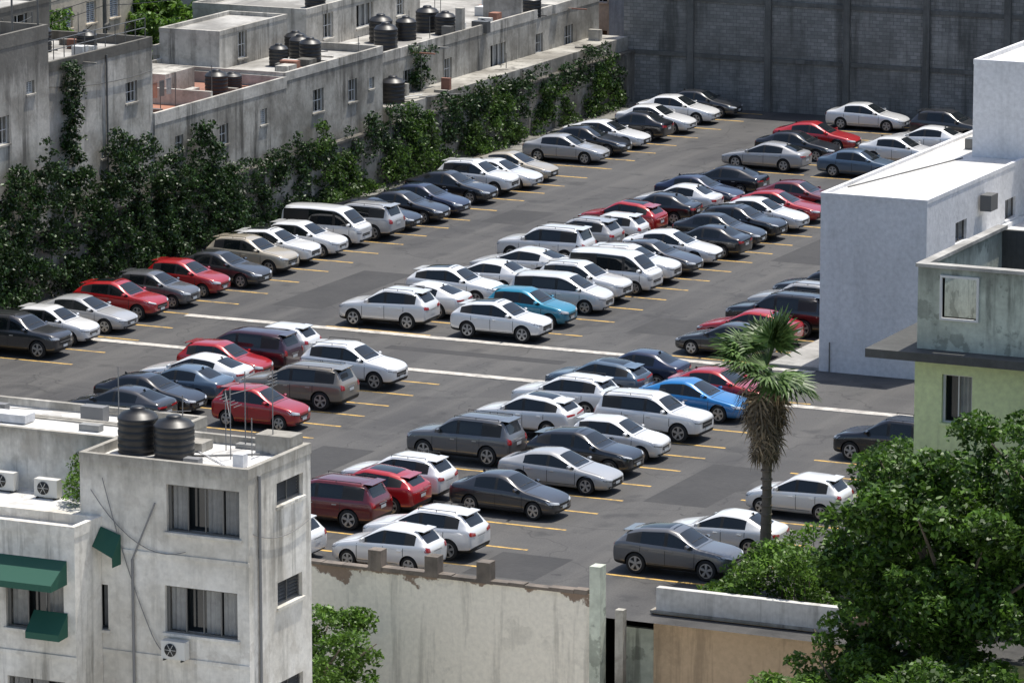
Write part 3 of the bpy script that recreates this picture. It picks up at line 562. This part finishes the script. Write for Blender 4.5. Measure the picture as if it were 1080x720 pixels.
# ------------------------------------------------------------ foreground apartment block
AWN=simple('green_awning',(.012,.085,.055),.7); PIPE=simple('grey_pipe',(.2,.2,.2),.6)
def E(m):
    ops=[(2.95,5.4,8.15,9.6,'s'),(2.85,5.3,5.05,6.5,'s'),(2.8,5.3,1.9,3.45,'s'),(.25,.9,4.9,6.3,'s')]
    opx=[(1.8,3.5,8.8,9.5,'j'),(1.8,3.4,5.7,6.45,'j'),(1.8,3.4,2.6,3.35,'j')]
    m.block(18.6,24.3,-72.5,-68.5,-5,10.3,0,4,.28,xp=opx,ym=ops)
    m.block(4,19.6,-68.48,-66.4,-5,10.28,0,4,.26)
    m.block(4,19.3,-74.1,-72.52,-5,8.4,0,4,.3,ym=[(12.9,14.9,5.1,6.6,'s'),(10.4,12.2,5.1,6.6,'s'),(12.9,14.9,1.9,3.6,'s')])
    m.block(4,18.55,-72.48,-70.2,-5,8.38,0,4,.02)
    m.block(4,18.56,-70.18,-68.5,-5,10.26,0,4,.05)
    for z in (7.35,4.2): m.box(18.7,24.33,-72.54,-72.5,z,z+.12,0)
    m.box(12,19.33,-74.14,-74.12,4.3,4.42,0)
    m.tube((20.4,-72.58,-5),(20.4,-72.58,7.2),.045,.045,8,7); m.tube((20.4,-72.58,7.2),(21.2,-72.58,9.0),.03,.03,8,7)
    m.tube((24.36,-71.9,-5),(24.36,-71.9,10),.05,.05,8,7)
    m.box(20.6,21.4,-70.0,-69.3,10.04,10.3,0); m.box(22.9,24.1,-69.4,-68.6,10.04,10.62,0)
    for x,y,h in ((20.2,-69.0,1.5),(22.6,-70.4,2.2),(23.4,-69.2,2.6),(23.0,-69.8,1.2),(17,-67.3,1.8),(21.9,-69.4,1.9),(22.3,-68.9,2.4)): m.tube((x,y,10),(x,y,10+h),.018,.018,5,7)
    m.tube((22.6,-70.4,12.0),(23.4,-69.2,12.2),.013,.013,5,7); m.tube((21.9,-69.4,11.8),(22.6,-70.4,11.2),.013,.013,5,7)
    for k in range(6): m.tube((22.2+.12*k,-70.55,11.9-.05*k),(22.2+.12*k,-70.05,11.9-.05*k),.01,.01,4,7)
    for k in range(5): m.tube((23.4,-69.5,12.5-.1*k),(23.4,-68.9,12.5-.1*k),.01,.01,4,7)
    m.cable((19.0,-72.56,9.2),(22.2,-72.56,7.6),.7,.014,7); m.cable((19.4,-72.56,9.6),(21.0,-72.56,5.0),.3,.014,7); m.cable((21.0,-72.57,5.0),(22,-72.57,4.6),.4,.014,7)
    m.cable((4,-67.2,10.6),(19.5,-67.2,10.6),.5,.014,7); m.cable((24.35,-72.3,8.3),(24.35,-68.7,8.0),.3,.014,7)
    m.box(13.0,15.0,-69.6,-69.0,10.24,10.5,5); m.box(15.8,16.6,-67.6,-67.2,10.04,10.5,7)
    m.tube((19.0,-72.2,10.06),(24,-69.0,10.06),.03,.03,6,7); m.tube((20.2,-69.1,10.06),(23.8,-72.1,10.06),.02,.02,6,5)
    for x,y,w,h,q in ((21.8,-71.9,.5,.25,7),(23.2,-71.4,.35,.4,5),(22.0,-69.0,.9,.12,3),(12,-67.8,1.2,.3,7),(17.6,-67.6,.5,.5,5),(16.9,-69.6,.7,.2,3)): m.box(x,x+w,y,y+.3,10.04 if y>-68.5 or x>18.6 else 10.22,(10.04 if y>-68.5 or x>18.6 else 10.22)+h,q)
    for x0,x1,z,p in ((16.7,19.05,7.35,.95),(17.9,19.05,5.75,.55),(13.4,15.6,7.35,.95)):
        y=-74.14; m.add([(x0,y,z),(x1,y,z),(x1,y-p,z-.55),(x0,y-p,z-.55),(x0,y-p,z-.75),(x1,y-p,z-.75),(x0,y,z-.72),(x1,y,z-.72)],[(0,1,2,3),(3,2,5,4),(0,3,4,6),(1,7,5,2)],6)
    m.add([(19.32,-73.1,7.6),(20.0,-73.1,7.3),(20.0,-72.56,7.9),(19.32,-72.56,8.1),(20.0,-73.1,7.0),(20.0,-72.56,7.0)],[(0,1,2,3),(1,2,5,4)],6)
FAM=[FACE,FRD,WGL,CURT,ROOFW,WALLW,AWN,PIPE]
bld('white_apartment_block',E,FAM)
tank(19.6,-70.7,10.04,.62,1.35); tank(20.95,-70.9,10.04,.62,1.25)
def acunit(x,y,z):
    m=MB(); m.box(-.4,.4,-.15,.15,0,.55,0)
    m.lathe([(.2,-.16),(.2,-.175),(.0,-.175)],(-.08,0,.28),'Y',20,1); 
    for k in range(6): m.tube((-.08,-.18,.28),(-.08+.19*cos(k*pi/3),-.18,.28+.19*sin(k*pi/3)),.008,.008,4,0)
    for s in (-.3,.3): m.box(s-.02,s+.02,-.2,.15,-.05,0,1)
    return m.obj('air_conditioner_unit',[simple('ac_casing',(.62,.61,.57),.6),TRIM],loc=(x,y,z))
acunit(21.9,-72.72,4.35); acunit(16.6,-71,8.42); acunit(14.9,-70.7,8.42); acunit(-24,22.6,6.97); acunit(-25.2,48.5,5.97); acunit(-23.4,1,10.4)
# ------------------------------------------------------------ near walls
def m_near(name,base,low,zsplit):
    m,nt,b=newmat(name); n1=noise(nt,.9,8,rough=.6); n3=noise(nt,6,5)
    h=math2(nt,'ADD',math2(nt,'MULTIPLY',n1,2.4),zc(nt))
    mr=nt.nodes.new('ShaderNodeMapRange'); nt.links.new(h,mr.inputs[0]); mr.inputs[1].default_value=zsplit; mr.inputs[2].default_value=zsplit+.08
    c=base
    c=mix(nt,ramp(nt,noise(nt,1,8,(1.5,1.5,.12),.68),[(.53,g(0)),(.64,g(.5))]),c,tuple(x*.42 for x in base))
    c=mix(nt,ramp(nt,noise(nt,.5,8,rough=.65),[(.56,g(0)),(.60,g(.45))]),c,tuple(x*.70 for x in base))
    c=mix(nt,mr.outputs[0],c,low)
    c=mix(nt,1.0,c,ramp(nt,n3,[(.3,g(.85)),(.7,g(1))]),'MULTIPLY')
    nt.links.new(c,b.inputs['Base Color']); b.inputs['Roughness'].default_value=.9; bump(nt,b,n3,.4,.03); return m
CREAM=m_near('cream_render',(.86,.81,.70),(.27,.20,.15),1.92)
m=MB(); m.box(-10,24.4,-48.0,-47.75,-5,.85,0)
x=-10.0
while x<24.3:
    w_=random.uniform(.5,1.4); h_=random.uniform(.0,.10); x2=min(x+w_,24.4); m.box(x,x2-.02,-48.06-random.uniform(0,.03),-47.69,.852,.93+h_,1); x=x2
for x in (16.2,18.4,20.4): m.box(x-.25,x+.25,-48.12,-47.65,.86,1.6,1)
m.box(24.45,24.85,-48.15,-47.65,-5,1.9,2)
m.obj('cream_boundary_wall',[CREAM,stained('dark_coping',(.24,.20,.165),(.09,.08,.07),.8,.5),GRN])
TANW=m_near('rough_tan_render',(.56,.42,.28),(.22,.16,.12),1.45)
m=MB(); m.box(26.1,33.4,-46.4,-46.1,-5,.15,0); m.box(26.2,33.0,-46.43,-46.13,.15,.95,1); m.box(26.0,33.2,-46.5,-46.05,.05,.149,2)
m.box(33.41,33.9,-46.5,-46.0,-5,.7,0); m.box(25.3,25.6,-47.9,-47.6,-5,.4,2); m.box(24.9,26.09,-46.3,-46.1,-5,-.6,3)
m.obj('ruined_tan_wall',[TANW,stained('white_block',(.74,.73,.70),(.50,.48,.44),.7,.6),OLDC,GRN])
m=MB(); m.box(-.18,.18,-.18,.18,0,.04,1); m.lathe([(.13,.04),(.10,.22)],(0,0,0),'Z',16,0); m.lathe([(.10,.22),(.075,.38)],(0,0,0),'Z',16,2); m.lathe([(.075,.38),(.03,.68),(0,.7)],(0,0,0),'Z',16,0)
m.obj('traffic_cone',[simple('cone_red',(.6,.06,.02),.5),TRIM,PLATE],loc=(24.9,-26.6,.0))
m=MB(); m.tube((0,0,0),(0,0,12),.16,.10,8,0); m.tube((-.9,0,11),(.9,0,11),.06,.06,6,0); m.tube((0,0,9.2),(0.25,0,9.2),.2,.2,8,0)
m.obj('utility_pole',[OLDC],loc=(-34.5,22,-.5))
m=MB()
for dz,dx in ((0,-.8),(0,.8),(-.8,0)):
    m.cable((-34.5+dx,22,10.6+dz),(-37+dx,60,10.5+dz),1.0,.02,0,14); m.cable((-34.5+dx,22,10.6+dz),(-36+dx,-16,11.5+dz),1.0,.02,0,14)
m.obj('power_cable',[TRIM])
# ------------------------------------------------------------ foliage
def leafmesh(name,P,size,mat,parent=None,up=.35,ar=.5):
    n=len(P); a=rng.normal(size=(n,3)); a/=np.linalg.norm(a,axis=1)[:,None]
    nn=rng.normal(size=(n,3)); nn[:,2]+=3.6*up; nn/=np.linalg.norm(nn,axis=1)[:,None]
    u=np.cross(nn,a); u/=np.linalg.norm(u,axis=1)[:,None]; v=np.cross(nn,u)
    s=(size*(.6+.8*rng.random(n)))[:,None]
    V=np.empty((n,4,3)); V[:,0]=P+u*s*.5; V[:,1]=P+v*s*ar*.5+nn*s*.08; V[:,2]=P-u*s*.5; V[:,3]=P-v*s*ar*.5+nn*s*.08
    me=bpy.data.meshes.new(name); me.vertices.add(4*n); me.vertices.foreach_set('co',V.ravel())
    me.loops.add(4*n); me.loops.foreach_set('vertex_index',np.arange(4*n,dtype=np.int32))
    me.polygons.add(n); me.polygons.foreach_set('loop_start',np.arange(0,4*n,4,dtype=np.int32))
    me.update(calc_edges=True); me.validate()
    me.materials.append(mat); o=bpy.data.objects.new(name,me); col.objects.link(o)
    if parent: o.parent=parent
    return o
def clumps(C,R,per,flat=.8):
    out=[]
    for c,r in zip(C,R):
        n=int(per*r*r); d=rng.normal(size=(n,3)); d/=np.linalg.norm(d,axis=1)[:,None]
        d[:,2]=np.abs(d[:,2])*np.where(rng.random(n)<.75,1,-1)
        out.append(c+d*(r*(rng.random(n)**.35))[:,None]*np.array([1,1,flat]))
    return np.concatenate(out)
LG=m_leaf('leaf_green',(.024,.060,.010),(.095,.19,.024))
LD=m_leaf('ivy_leaf',(.008,.022,.007),(.034,.078,.016),.2)
LL=m_leaf('bright_leaf',(.045,.095,.012),(.13,.24,.035))
BARK=stained('bark',(.20,.165,.13),(.10,.08,.06),.7,.5)
def tree(name,x,y,z0,zc_,rad,rz,nc,per,size,mat,cr=(.5,1.1)):
    e=empty(name,(x,y,z0)); m=MB()
    th=max(.3,zc_-rz*.5-z0); r0=.06*rad+.06
    m.tube((0,0,0),(.1,.05,th*.6),r0,r0*.75,10,0); m.tube((.1,.05,th*.6),(0,.1,th),r0*.75,r0*.6,10,0)
    for k in range(9):
        t=2*pi*k/9+random.random(); rr=rad*random.uniform(.45,.8); h=(zc_-z0)+random.uniform(-.2,.7)*rz
        mid=(cos(t)*rr*.45,sin(t)*rr*.45,th+(h-th)*.6)
        m.tube((0,.1,th*random.uniform(.75,1)),mid,r0*.45,r0*.25,7,0); m.tube(mid,(cos(t)*rr,sin(t)*rr,h),r0*.25,r0*.08,6,0)
    m.obj('trunk',[BARK],e)
    d=rng.normal(size=(nc,3)); d/=np.linalg.norm(d,axis=1)[:,None]; k=rng.random(nc)**.4
    C=d*k[:,None]*np.array([rad,rad,rz])*.85+np.array([0,0,zc_-z0]); C=C[C[:,2]>.15]
    R=rng.uniform(cr[0],cr[1],len(C))
    leafmesh('foliage',clumps(C,R,per),size,mat,e); return e
tree('broadleaf_tree',38.9,-51.5,-5,3.8,5.0,5.2,150,540,.25,LG,(.4,1.1))
tree('broadleaf_tree',41.8,-48.5,-5,5.8,4.8,4.8,120,450,.25,LG,(.4,1.1))
tree('broadleaf_tree',36.2,-53.6,-5,-.1,3.4,2.9,70,600,.21,LL,(.35,.8))
tree('broadleaf_tree',41.5,-57,-5,-.5,4.4,4.2,85,500,.24,LG)
tree('broadleaf_tree',15.8,-52.0,-5,-1.9,3.6,2.3,75,700,.19,LL,(.3,.7))
tree('broadleaf_tree',-38,20,-1,6.5,4.6,3.8,60,300,.3,LL); tree('broadleaf_tree',-36.5,33,-1,5.5,3.6,3.2,45,300,.3,LL)
for a in [(-40,10),(-41,42),(-39,57),(-38,66),(-50,58),(-58,38),(-47,27),(-62,2),(-50,72),(-20,72),(-36,84),(-70,30),(-66,70),(-56,14),(-42,16),(-44,24)]:
    tree('broadleaf_tree',a[0],a[1],-1,random.uniform(5,8),random.uniform(3.5,5),random.uniform(3,4.2),34,170,.42,random.choice([LG,LL]),(.8,1.6))
def shrub(pts,per,size,mat):
    e=empty('shrub'); C=np.array([p[:3] for p in pts]); R=np.array([p[3] for p in pts])
    leafmesh('foliage',clumps(C,R,per),size,mat,e); m=MB()
    for c in pts[::3]: m.tube((c[0]+.1,c[1],0),c[:3],.03,.012,5,0)
    m.obj('stems',[BARK],e)
S=[]
for i in range(210):
    x=random.uniform(27.4,36.5); y=random.uniform(-45.6,-38.5); h=1.7+1.3*sin(x*1.3)*cos(y*.7)
    if x<28.6 and y>-42.5: continue
    S.append((x,y,random.uniform(.2,max(.5,h)),random.uniform(.35,.75)))
shrub(S,400,.2,LL)
shrub([(random.uniform(25.9,31),random.uniform(-26.0,-22.5),random.uniform(.2,1.5),random.uniform(.35,.7)) for i in range(60)],400,.2,LG)
def ivy(y0,y1,topf,dep,dens,mat,name='ivy',zmin=.1,per=330,botf=None):
    C=[];R=[]
    for i in range(int((y1-y0)*dens)):
        y=random.uniform(y0,y1); t=topf(y); b_=zmin if botf is None else max(zmin,botf(y))
        if t-b_<.3: continue
        z=random.uniform(b_,t); dd=dep*(1-.6*z/(t+.01))
        C.append((-22.15+random.uniform(0,dd),y,z)); R.append(random.uniform(.26,.58))
    leafmesh(name,clumps(np.array(C),np.array(R),per,.9),.19,mat,up=.05)
ivy(-34,12.5,lambda y:5.9+.9*sin(y*.8)+.8*sin(y*2.1)-(max(0,y-5)*.32),1.2,32,LD)
ivy(12,24,lambda y:1.2+.6*sin(y*1.7),.7,6,LD)
# vines spilling over the wall top and hanging down it
ivy(12,60,lambda y:3.5+.35*sin(y*2.3)+.3*sin(y*.7),.35,8,LD,'ivy',.3,330,lambda y:2.3-1.3*max(0,sin(y*.55))-.8*max(0,sin(y*1.9+1)))
WB=m_leaf('wall_bush_leaf',(.020,.048,.009),(.080,.150,.026))
ivy(21,45,lambda y:(1.9+1.9*sin(y*.62+.4)+.6*sin(y*2.6)),1.2,13,WB,'wall_shrub',.2,300)
ivy(44,61,lambda y:1.7+1.6*sin(y*.9),.8,8,WB,'wall_shrub',.2)
C=[];R=[]
for i in range(90): C.append((-22.5+random.uniform(0,.2),-2.2+random.gauss(0,.35)+.2*sin(i),random.uniform(4,10.6))); R.append(random.uniform(.2,.42))
for i in range(30): C.append((-24.1,38+random.gauss(0,.7),random.uniform(3.9,6.3))); R.append(random.uniform(.2,.42))
leafmesh('hanging_vine',clumps(np.array(C),np.array(R),420),.18,LD)
C=[];R=[]
for i in range(26): C.append((17.9+random.gauss(0,.35),-70.9+random.gauss(0,.5),8.6+random.uniform(0,1.1))); R.append(random.uniform(.2,.38))
leafmesh('rooftop_plant',clumps(np.array(C),np.array(R),700),.13,LL)
# ------------------------------------------------------------ fan palm
PG=m_leaf('palm_leaf',(.035,.080,.018),(.12,.20,.055),.25); PB=m_leaf('dead_palm_leaf',(.10,.075,.045),(.28,.215,.135),.15)
def palm(x,y,z0,zt):
    e=empty('fan_palm',(x,y,z0)); H=zt-z0; m=MB()
    pts=[(0,0,0),(.05,.03,H*.4),(0,.05,H*.75),(0,0,H)]
    rs=[.24,.17,.16,.2]
    for a,b,r,s in zip(pts,pts[1:],rs,rs[1:]): m.tube(a,b,r,s,12,0)
    for k in range(22): m.lathe([(.20,0),(.225,.03),(.2,.07)],(.03,.03,k*H/24+.1),'Z',12,0)
    m.obj('trunk',[BARK],e)
    def fan(m,base,dirv,pet,rad,nb,droop,mat):
        d=Vector(dirv).normalized(); side=d.cross(Vector((0,0,1)))
        if side.length<.01: side=Vector((1,0,0))
        side.normalize(); upv=side.cross(d).normalized()
        tw=random.uniform(-.5,.5); side,upv=side*cos(tw)+upv*sin(tw),upv*cos(tw)-side*sin(tw)
        base=Vector(base); hub=base+d*pet; m.tube(base,hub,.022,.014,5,mat)
        for i in range(nb):
            a=radians(-98+196*i/(nb-1))+random.uniform(-.04,.04)
            bd=(d*cos(a)+side*sin(a)).normalized(); L=rad*(1-.16*abs(a)/1.8)*random.uniform(.88,1.08)
            w=rad*.045; pn=bd.cross(upv).normalized(); z=Vector((0,0,-1))
            p1=hub+bd*L*.50+upv*.05; p2=hub+bd*L*.82+z*droop*.25*L; p3=hub+bd*L+z*droop*.7*L
            m.add([hub,p1+pn*w,p2+pn*w*.5,p3,p2-pn*w*.5,p1-pn*w],[(0,1,2,3,4,5)],mat)
    m=MB()
    for k in range(54):
        el=radians(-22+105*((k*.618)%1)); az=k*2.399
        dv=(cos(az)*cos(el),sin(az)*cos(el),sin(el)); fan(m,(0,0,H),dv,random.uniform(.8,1.35),random.uniform(.95,1.25),16,random.uniform(.1,.35) if el<.9 else .05,0)
    m.obj('crown',[PG],e); m=MB()
    for k in range(200):
        az=k*2.399; f=random.random(); zz=H-.1-f*2.6; el=radians(random.uniform(-80,-46) if f<.5 else random.uniform(-86,-68))
        dv=(cos(az)*cos(el),sin(az)*cos(el),sin(el)); fan(m,(cos(az)*.15,sin(az)*.15,zz),dv,random.uniform(.5,.9)*(1-.45*f),random.uniform(.6,.95)*(1-.3*f),9,.25,0)
    m.obj('dead_frond_skirt',[PB],e)
palm(27.7,-40.2,0,7.6)
# ------------------------------------------------------------ light, sky, camera
sc=bpy.context.scene
sun_dir=Vector((.10,.30,.95)).normalized()
L=bpy.data.lights.new('sun','SUN'); L.energy=5.0; L.angle=radians(.5); L.color=(1,.955,.875)
so=bpy.data.objects.new('sun',L); col.objects.link(so); so.rotation_euler=(-sun_dir).to_track_quat('-Z','Y').to_euler()
w=bpy.data.worlds.new('World'); sc.world=w; w.use_nodes=True; nt=w.node_tree
sk=nt.nodes.new('ShaderNodeTexSky'); sk.sky_type='NISHITA'; sk.sun_disc=False; sk.dust_density=2.0
sk.sun_elevation=math.asin(sun_dir.z); sk.sun_rotation=math.atan2(sun_dir.x,sun_dir.y)
bg=nt.nodes['Background']; nt.links.new(sk.outputs[0],bg.inputs[0]); bg.inputs[1].default_value=.15
cd=bpy.data.cameras.new('camera'); cam=bpy.data.objects.new('camera',cd); col.objects.link(cam)
cam.location=(90,-195,41.9); cam.rotation_euler=(radians(90-11.31),0,radians(25)); cd.lens=170; cd.sensor_width=36; cd.clip_end=3000; cd.clip_start=1
sc.camera=cam
sc.view_settings.view_transform='Standard'; sc.view_settings.look='None'; sc.view_settings.exposure=0
